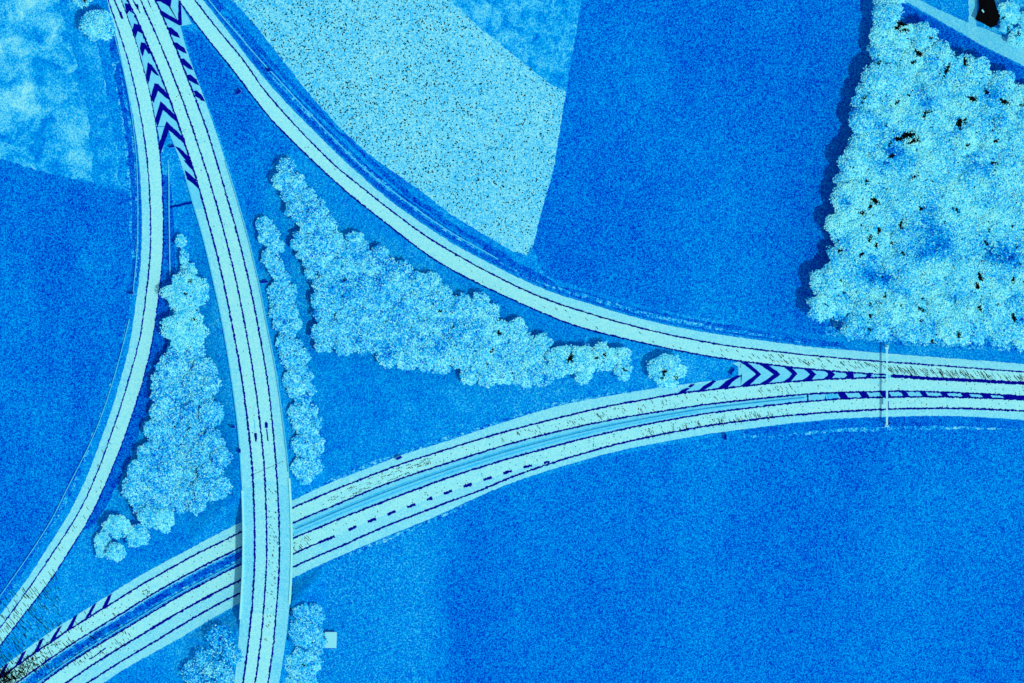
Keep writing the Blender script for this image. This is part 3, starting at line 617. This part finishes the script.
def leaf_quads(cx, cy, rx, ry, z0, hgt, n, rng, lvl, size, spread=0.15, dome=1.0):
    """leaves filling an uneven dome; returns verts, faces, tones"""
    k = 7; ph = rng.uniform(0, 2*np.pi, 6); am = rng.uniform(0.04, 0.11, 6)
    # sub-clumps give the crown its lumps
    m = max(7, int(rx*ry*1.3)); ca = rng.uniform(0, 2*np.pi, m); cr = np.sqrt(rng.uniform(0, 1, m))*0.80
    cc = np.c_[cr*np.cos(ca), cr*np.sin(ca)]; cw = rng.uniform(0.24, 0.40, m); ct = rng.normal(0, 0.075, m)
    i = rng.integers(0, m, n)
    a = rng.uniform(0, 2*np.pi, n); r = np.sqrt(rng.uniform(0, 1, n))
    px = cc[i, 0] + cw[i]*r*np.cos(a); py = cc[i, 1] + cw[i]*r*np.sin(a)
    # fill of the whole crown, so the middle stays closed
    w = rng.uniform(0, 1, n) < 0.40; a2 = rng.uniform(0, 2*np.pi, n); r2 = np.sqrt(rng.uniform(0, 1, n))*0.93
    px = np.where(w, r2*np.cos(a2), px); py = np.where(w, r2*np.sin(a2), py)
    f = 1 + rng.normal(0, 0.085, n); px = px*f; py = py*f
    rr = np.hypot(px, py); th = np.arctan2(py, px)
    lim = 1 + sum(am[j]*np.cos((j+2)*th + ph[j]) for j in range(6))
    keep = rr < lim; px, py, rr, i, th = px[keep], py[keep], rr[keep], i[keep], th[keep]; n = len(px)
    topz = np.sqrt(np.clip(1 - (rr/1.18)**2, 0.02, 1)); lump = np.clip(1 - (np.hypot(px-cc[i, 0], py-cc[i, 1])/cw[i])**2, 0, 1)
    z = z0 + hgt*(0.52 + 0.42*topz**0.8 + 0.05*lump) - rng.exponential(0.03, n)*hgt - np.where(rng.uniform(0, 1, n) < 0.10, rng.uniform(0, 0.45, n)*hgt, 0)
    X = cx + px*rx; Y = cy + py*ry
    # leaf frames: normals lean outward with scatter
    nx = px*0.10 + rng.normal(0, 0.13, n); ny = py*0.10 + rng.normal(0, 0.13, n); nz = np.ones(n)
    N = np.c_[nx, ny, nz]; N /= np.linalg.norm(N, axis=1)[:, None]
    yaw = rng.uniform(0, 2*np.pi, n); T = np.c_[np.cos(yaw), np.sin(yaw), np.zeros(n)]
    T -= N*np.sum(T*N, axis=1)[:, None]; T /= np.linalg.norm(T, axis=1)[:, None]; Bv = np.cross(N, T)
    s = (size*rng.uniform(0.7, 1.35, n))[:, None]; c = np.c_[X, Y, z]
    V = np.stack([c + T*s*0.62, c + Bv*s*0.5, c - T*s*0.62, c - Bv*s*0.5], 1)
    tn = lvl + ct[i] + rng.normal(0, spread, n)
    return V, tn, c
def set_tones(V, tn, c):
    PX = c[:, 0]/S + 512; PY = 341.5 - c[:, 1]/S
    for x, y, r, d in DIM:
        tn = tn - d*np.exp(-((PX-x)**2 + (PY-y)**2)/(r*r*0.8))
    jx = PX + NR.normal(0, 0.6, len(PX)); jy = PY + NR.normal(0, 0.6, len(PX))
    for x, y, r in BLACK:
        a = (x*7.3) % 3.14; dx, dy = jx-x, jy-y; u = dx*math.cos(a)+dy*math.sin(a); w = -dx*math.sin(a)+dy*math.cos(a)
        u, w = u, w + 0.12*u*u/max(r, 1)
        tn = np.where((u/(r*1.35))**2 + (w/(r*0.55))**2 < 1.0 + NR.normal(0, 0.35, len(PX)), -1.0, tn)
    return np.clip(tn, -1, 1)
def leaf_mesh(name, V, tn, parent):
    n = len(V); me = bpy.data.meshes.new(name)
    me.vertices.add(4*n); me.vertices.foreach_set('co', V.reshape(-1).astype(np.float32))
    me.loops.add(4*n); me.loops.foreach_set('vertex_index', np.arange(4*n, dtype=np.int32))
    me.polygons.add(n); me.polygons.foreach_set('loop_start', np.arange(0, 4*n, 4, dtype=np.int32)); me.polygons.foreach_set('loop_total', np.full(n, 4, np.int32))
    at_ = me.attributes.new('leaf_tone', 'FLOAT', 'FACE'); at_.data.foreach_set('value', tn.astype(np.float32))
    me.update(calc_edges=True); me.materials.append(M['foliage'])
    o = bpy.data.objects.new(name, me); COL.objects.link(o); o.parent = parent; return o
def tree(px, py, rpx, hgt, lab, group, cat='tree', name='broadleaf_tree', lvl=0.74, rypx=None, spread=0.17, dens=62, size=0.34, black=0.004, rot=None):
    rng = np.random.default_rng(int(px*131 + py*17) % 99991)
    X, Y = W(px, py); z = gz(px, py); rx = rpx*S; ry = (rypx or rpx)*S
    t = thing(name, lab, cat, (X, Y, z), group=group)
    V, tn, c = leaf_quads(0, 0, rx, ry, 0, hgt, int(dens*math.pi*rx*ry), rng, lvl + rng.normal(0, 0.025), size, spread)
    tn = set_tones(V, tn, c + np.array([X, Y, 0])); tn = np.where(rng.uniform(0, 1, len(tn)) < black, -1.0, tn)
    leaf_mesh('crown', V, tn, t)
    m = MB(); q = max(0.05, hgt*0.022); hh = hgt*0.62
    m.tube((0, 0, -0.1), (0.05, 0.03, hh*0.5), q*1.3, q, 6); m.tube((0.05, 0.03, hh*0.5), (0, 0, hh), q, q*0.5, 6)
    for i in range(4):
        a = i*1.57 + rng.uniform(-.4, .4); m.tube((0, 0, hh*(0.45+0.1*i)), (rx*0.55*math.cos(a), ry*0.55*math.sin(a), hh*(0.8+0.08*i)), q*0.5, q*0.2, 4)
    m.build('trunk', M['bark'], t)
    return t
ORD = ['first','second','third','fourth','fifth','sixth','seventh','eighth','ninth','tenth','eleventh','twelfth','thirteenth','fourteenth','fifteenth','sixteenth','seventeenth','eighteenth','nineteenth','twentieth'] + ['twenty-'+w for w in ('first','second','third','fourth','fifth','sixth','seventh','eighth','ninth')] + ['thirtieth'] + ['thirty-'+w for w in ('first','second','third','fourth','fifth','sixth','seventh','eighth','ninth')]
def row_fill(P, dx, dy, jit, inset, y0=None, seed=1):
    """staggered rows of positions inside outline P, pulled in by inset from its edge"""
    rg = random.Random(seed); ys = [p[1] for p in P]; xs = [p[0] for p in P]
    ring = smooth_poly(P); rows = []; y = (y0 if y0 is not None else min(ys)) + inset; k = 0
    while y < max(ys):
        row = []; x = min(xs) + (dx/2 if k % 2 else 0)
        while x < max(xs):
            qx, qy = x + rg.uniform(-jit, jit), y + rg.uniform(-jit, jit)
            if inside(P, qx, qy):
                d = np.hypot(ring[:, 0]-qx, ring[:, 1]-qy); j = int(np.argmin(d))
                if d[j] > inset*0.55:
                    if d[j] < inset: v = (np.array([qx, qy]) - ring[j])/d[j]; qx, qy = ring[j] + v*inset
                    if all(math.hypot(qx-a, qy-b) > dx*0.55 for r in rows + [row] for a, b in r): row.append((float(qx), float(qy)))
            x += dx
        if row: rows.append(row)
        y += dy; k += 1
    return rows
def smooth_poly(P):
    out = []
    for i in range(len(P)):
        a, b = np.array(P[i], float), np.array(P[(i+1) % len(P)], float); k = max(1, int(np.hypot(*(b-a))/2))
        out += [a + (b-a)*j/k for j in range(k)]
    return np.array(out)
rq = np.random.default_rng(5); k = 46
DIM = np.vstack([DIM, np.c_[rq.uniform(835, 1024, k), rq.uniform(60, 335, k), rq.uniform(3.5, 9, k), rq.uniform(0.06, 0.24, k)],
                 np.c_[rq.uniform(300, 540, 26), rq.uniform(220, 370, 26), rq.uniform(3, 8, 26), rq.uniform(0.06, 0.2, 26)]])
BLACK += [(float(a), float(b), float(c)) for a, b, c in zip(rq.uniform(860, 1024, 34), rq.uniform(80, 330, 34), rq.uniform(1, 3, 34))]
# the wood on the right
WOOD = [(873,-20),(873,0),(876,40),(868,50),(866,68),(856,90),(852,105),(850,125),(842,150),(838,171),(836,192),(826,218),(828,236),(820,255),(815,272),(808,298),(811,315),(804,336),
        (850,338),(900,341),(960,344),(1050,350),(1050,95),(1024,82),(1015,78),(1000,68),(990,60),(975,57),(967,47),(960,33),(950,31),(938,34),(928,22),(912,20),(905,5),(900,-20)]
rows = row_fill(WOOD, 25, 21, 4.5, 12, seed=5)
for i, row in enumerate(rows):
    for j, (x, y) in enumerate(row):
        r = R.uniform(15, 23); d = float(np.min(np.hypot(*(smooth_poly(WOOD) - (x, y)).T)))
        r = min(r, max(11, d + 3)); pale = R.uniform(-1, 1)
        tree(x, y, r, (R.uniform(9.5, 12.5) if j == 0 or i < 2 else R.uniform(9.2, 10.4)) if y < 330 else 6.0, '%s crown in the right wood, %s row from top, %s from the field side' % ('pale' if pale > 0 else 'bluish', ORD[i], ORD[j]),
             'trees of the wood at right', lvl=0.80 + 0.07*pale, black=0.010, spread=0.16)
for x, y, r, w in ((888,8,15,'pale tree at the very top left corner of the right wood'),(882,36,14,'second tree down on the field edge of the right wood'),(897,-6,11,'tree cut by the top edge beside the track and right wood')):
    tree(x, y, r, 9.8, w, 'trees of the wood at right', lvl=0.83, black=0.006)
for x, y, r, w in ((1010,12,12,'uppermost'),(1018,38,11,'middle'),(1006,27,7,'smallest'),(1030,22,12,'rightmost')):
    tree(x, y, r, 5.5, '%s garden tree right of the black roofed house' % w, 'garden trees in the top right corner', lvl=0.76, spread=0.12)
# central thicket
THK = [(280,157),(290,160),(300,175),(310,188),(318,200),(335,208),(345,215),(352,228),(362,238),(375,247),(385,248),(400,262),(415,266),(432,270),(445,280),(455,285),(462,295),(472,297),(480,293),(492,298),(500,310),(510,318),(525,324),(540,332),(552,342),(552,378),(545,386),(520,386),(505,382),(490,385),(470,383),(455,380),(440,372),(420,368),(400,368),(385,366),(370,355),(345,357),(325,355),(315,345),(312,320),(316,318),(310,290),(300,260),(292,240),(287,215),(283,195),(273,180),(272,165)]
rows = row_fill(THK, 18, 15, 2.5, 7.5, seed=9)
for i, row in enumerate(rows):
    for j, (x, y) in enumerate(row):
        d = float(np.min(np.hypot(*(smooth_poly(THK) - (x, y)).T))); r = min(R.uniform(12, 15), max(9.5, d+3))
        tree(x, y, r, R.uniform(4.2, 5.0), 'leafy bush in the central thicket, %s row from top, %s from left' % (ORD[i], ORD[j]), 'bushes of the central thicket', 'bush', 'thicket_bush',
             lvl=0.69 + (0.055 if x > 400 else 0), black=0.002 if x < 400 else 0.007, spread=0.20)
for x, y, r, w in ((562,361,17,'biggest round tree at the right end of the central thicket'),(583,360,16,'round tree second along the right end of the central thicket'),(583,376,9,'small tree below the right end of the central thicket'),(604,357,15,'round tree near the tip of the central thicket'),
                   (622,356,10,'round tree at the upper tip of the central thicket'),(623,371,10,'small round tree at the lower tip of the central thicket')):
    tree(x, y, r, 5.8, w, 'round trees at the right end of the central thicket', lvl=0.79, black=0.008)
tree(667, 371, 19.5, 6.5, 'lone round tree between the slip road and the motorway', None, lvl=0.82, rypx=18, black=0.006)
# narrow strip right of the main road
STR = [(256,207),(268,210),(280,225),(281,240),(283,260),(288,275),(295,290),(297,305),(300,330),(306,345),(308,360),(312,380),(316,400),(320,420),(324,445),(322,465),(314,478),(300,488),(294,484),(293,465),(292,440),(290,420),(286,400),(285,375),(279,350),(272,335),(271,305),(266,280),(262,255),(258,230)]
rows = row_fill(STR, 13, 11, 1.5, 7, seed=3)
for i, row in enumerate(rows):
    for j, (x, y) in enumerate(row):
        d = float(np.min(np.hypot(*(smooth_poly(STR) - (x, y)).T))); r = min(R.uniform(9, 12), max(8.2, d+3))
        tree(x, y, r, R.uniform(2.8, 3.4), 'shrub in the narrow roadside strip, %s row from top%s' % (ORD[i], ', %s from left' % ORD[j] if len(row) > 1 else ''), 'shrubs of the narrow strip beside the main road', 'shrub', 'verge_shrub',
             lvl=0.685, black=0.002, spread=0.19)
# left clump
LFT = [(160,345),(205,345),(211,355),(215,370),(222,395),(226,420),(229,450),(231,480),(228,500),(215,505),(195,512),(175,512),(165,525),(150,518),(132,508),(125,495),(122,485),(125,475),(135,460),(142,445),(145,430),(152,410),(147,397),(153,385),(152,375)]
rows = row_fill(LFT, 18, 15, 2.5, 8, seed=4)
for i, row in enumerate(rows):
    for j, (x, y) in enumerate(row):
        d = float(np.min(np.hypot(*(smooth_poly(LFT) - (x, y)).T))); r = min(R.uniform(12, 15), max(9.5, d+3))
        tree(x, y, r, R.uniform(3.8, 4.6), 'bush in the clump left of the main road, %s row from top, %s from left' % (ORD[i], ORD[j]), 'bushes of the clump left of the main road', 'bush', 'thicket_bush', lvl=0.69, black=0.0015, spread=0.20)
for x, y, r, ry, w in ((181,241,6,7,'tiny bush at the top tip of the left clump'),(184,257,5,9,'thin bush second from the top tip of the left clump'),(186,292,23,21,'big round tree near the top of the left clump'),(188,270,9,8,'small bush directly above the big round tree of left clump'),
                       (185,330,24,23,'big round tree below the topmost round one of the left clump'),(117,527,14,13,'round tree at the lower left end of the left clump'),
                       (137,536,13,12,'low round tree lowest right of the three below the left clump'),(102,544,9,14,'oval tree at the lowest left tip of the left clump'),(116,552,11,10,'small pale tree at the very bottom of the left clump'),(163,520,13,12,'round tree at the lower edge of the left clump'),(149,517,12,12,'round tree between the three lowest trees and the left clump')):
    tree(x, y, r, 5.4 if r > 10 else 2.8, w, None, 'tree' if r > 9 else 'bush', 'broadleaf_tree' if r > 9 else 'thicket_bush', lvl=0.77, rypx=ry, spread=0.14)
# top left, bottom
tree(98, 25, 18, 6.0, 'round pale tree beside the left slip road at the top', None, lvl=0.79, rypx=17)
tree(83, -4, 12, 6.0, 'pale tree cut by the top edge left of the slip road', None, lvl=0.79)
for x, y, r, ry, w in ((302,613,8,8,'small shrub right of the bridge road, uppermost of its column'),(313,617,10,12,'shrub right of the bridge road above the pale hut'),(304,633,13,13,'wide shrub left of the pale hut'),(316,639,9,10,'shrub touching the pale hut on its left'),(303,664,16,15,'large round shrub below the pale hut'),(302,684,15,12,'shrub at the bottom edge right of the bridge road'),(311,652,10,9,'shrub just below left of the pale hut')):
    tree(x, y, r*1.2, 3.2, w, None, 'shrub', 'verge_shrub', lvl=0.66, rypx=ry*1.15, spread=0.19)
for x, y, r, w in ((222,640,12,'uppermost'),(232,655,9,'rightmost'),(208,660,11,'middle'),(196,674,12,'lower left'),(218,676,13,'lowest')):
    tree(x, y, r*1.3, 2.4, '%s of the loose pale shrubs left of the bridge road at the bottom' % w, 'loose shrubs at the bottom left of the bridge road', 'shrub', 'verge_shrub', lvl=0.60, dens=20, spread=0.17)

# ------------------------------------------------------------------ loose dark specks: survey voids, debris, noise streaks (nobody could count them)
def specks(name, pts, zf, lab, cat, s0=0.13, s1=0.2, mat='black', h=0.06):
    m = MB()
    for x, y in pts:
        X, Y = W(x, y); a = R.uniform(0, 3.14); s = R.uniform(s0, s1); z = zf(x, y)
        n = len(m.v)
        for k in range(5):
            t = a + k*2*math.pi/5; m.v.append((X + s*math.cos(t), Y + s*math.sin(t), z))
        m.v.append((X, Y, z + h))
        for k in range(5): m.f.append((n+k, n+(k+1) % 5, n+5))
    o = m.build(name, M[mat], kind='stuff'); o['label'] = lab; o['category'] = cat; return o
pts = []
while len(pts) < 3500:
    x, y = R.uniform(225, 568), R.uniform(-5, 256)
    if inside(F3, x, y):
        wgt = 0.75 if x < 460 else 0.5
        if R.random() < wgt:
            pts.append((x, y))
            if R.random() < 0.25: pts.append((x + R.uniform(-1, 1), y + R.uniform(-1, 1)))
specks('void_specks', pts, lambda x, y: 0.026, 'scattered black survey voids on the pale triangular field', 'voids')  # empty survey cells, built as small black cones
# grit on the motorway lanes
pts = []
def lane_pts(a, b, lo, hi, n, f0=0.08, f1=0.92):
    P, Q = resample(clip_line(a, 0, lo, hi), 200), resample(clip_line(b, 0, lo, hi), 200)
    for _ in range(n):
        i = R.randrange(200); f = R.uniform(f0, f1); p = P[i] + (Q[i]-P[i])*f; pts.append((float(p[0]), float(p[1])))
def lane_dashes(a, b, lo, hi, n, dx, dy, k=4, f0=0.15, f1=0.85):
    P, Q = resample(clip_line(a, 0, lo, hi), 300), resample(clip_line(b, 0, lo, hi), 300)
    for _ in range(n):
        i = R.randrange(300); f = R.uniform(f0, f1); p = P[i] + (Q[i]-P[i])*f
        for j in range(R.randint(2, k)): pts.append((float(p[0]) + dx*j + R.uniform(-.3, .3), float(p[1]) + dy*j))
lane_pts(D_1, D_2, 245, 1024, 190); lane_pts(D_1, D_2, 60, 243, 60); lane_pts(D_3, D_5, 60, 243, 50); lane_pts(D_3, D_4, 292, 550, 60); lane_pts(D_3, D_5, 560, 1024, 140)
lane_dashes(D_1, D_2, 500, 800, 70, 0.7, 1); lane_dashes(D_1, D_2, 325, 430, 55, 1.4, -0.5); lane_dashes(D_3, D_5, 640, 790, 75, 0.5, 1.2, 5, .35, .9)
lane_dashes(C_1, C_0, 880, 1024, 130, 0.9, 1.2, 6, .2, .7); lane_dashes(C_1, C_0, 760, 880, 65, 1.0, 0.9, 4, .15, .75); lane_dashes(C_1, C_0, 540, 760, 22, 0.9, 0.9, 3, .2, .8)
lane_dashes(D_3, D_4, 292, 320, 12, 1, 1); lane_pts(C_1, C_0, 300, 560, 16)
for cx, cy, n, s in ((146,591,14,2.2),(148,594,10,1.5),(292,545,30,2.4),(885,382,6,1.5)):
    for _ in range(n): pts.append((R.gauss(cx, s*0.6 if cx == 292 else s), R.gauss(cy, s*2 if cx == 292 else s)))
specks('road_grit', pts, lambda x, y: 0.084, 'fine dark grit scattered over the motorway lanes', 'grit', 0.10, 0.16, h=0.02)
pts = []
for _ in range(45):
    y = R.uniform(-5, 480); f = R.random(); a, b = (B_d, B_f); x = float(at(seg(a, -60, 780), 1, y))*(1-f) + float(at(seg(b, -60, 780), 1, y))*f; pts.append((x, y))
for _ in range(60):
    y = R.choice((R.uniform(484, 580), R.uniform(550, 640), R.uniform(488, 545))); f = R.uniform(.15, .85)
    x = float(at(seg(B_e, 400, 780), 1, y))*(1-f) + float(at(seg(B_f, 400, 780), 1, y))*f; pts.append((x, y)); pts.append((x+0.7, y+0.8))
for i in range(22): pts.append((251 + i*1.5, 475.5 - i*0.66))
specks('road_grit', pts, lambda x, y: 0.10 + bridge_h(y), 'fine dark grit on the main road and bridge', 'grit', 0.10, 0.15, h=0.02)
# black survey noise in the lower left corner, built as thin slabs
m = MB()
def streak(x, y, L, a, z=0.09, w=0.16):
    X, Y = W(x, y); m.obox(X, Y, z, z+0.03, L, w, a)
for _ in range(460):
    d = R.expovariate(1/24.0); s = R.gauss(0, 5 + d*0.03)
    x = -4 + d*0.86 + s*0.5; y = 684 - d*0.52 + s*0.86
    if d > 150 or y > 690: continue
    streak(x, y, R.uniform(0.3, 1.5), math.radians(R.choice((-52, -48, -55, 20, 70)) + R.uniform(-6, 6)), w=R.uniform(0.10, 0.2))
for _ in range(270):
    x = R.uniform(-2, 60); y = R.uniform(600, 668) - x*0.55
    if R.random() < 1.1 - x/75: streak(x, y, R.uniform(0.4, 2.2), math.radians(-52 + R.uniform(-5, 5)), w=0.12)
for _ in range(130):
    x = R.uniform(40, 130); y = 684 - x*0.42 + R.uniform(-12, 14); streak(x, y, R.uniform(0.3, 1.2), math.radians(-52 + R.uniform(-8, 8)), w=0.12)
for _ in range(110):
    p = A_mid[R.randrange(len(A_mid))]
    if 420 < p[1] < 683: streak(float(p[0]) + R.uniform(-4, 10), float(p[1]) + R.uniform(0, 5), R.uniform(0.3, 1.1), math.radians(-58), w=0.11)
o = m.build('noise_streaks', M['black'], kind='stuff'); o['label'] = 'black survey noise streaks over the roads in the lower left corner'; o['category'] = 'streaks'
# ivy specks on the east side of the bridge
pts = [(float(at(seg(B_right, 400, 780), 1, y)) + R.uniform(1.2, 2.2), y) for y in [R.uniform(585, 640) for _ in range(34)] + [R.uniform(600, 616) for _ in range(16)]]
specks('black_weeds', pts, lambda x, y: max(gz(x, y), 0.05) + 0.05, 'black weeds along the right foot of the bridge road', 'weeds', 0.12, 0.2, h=0.2)
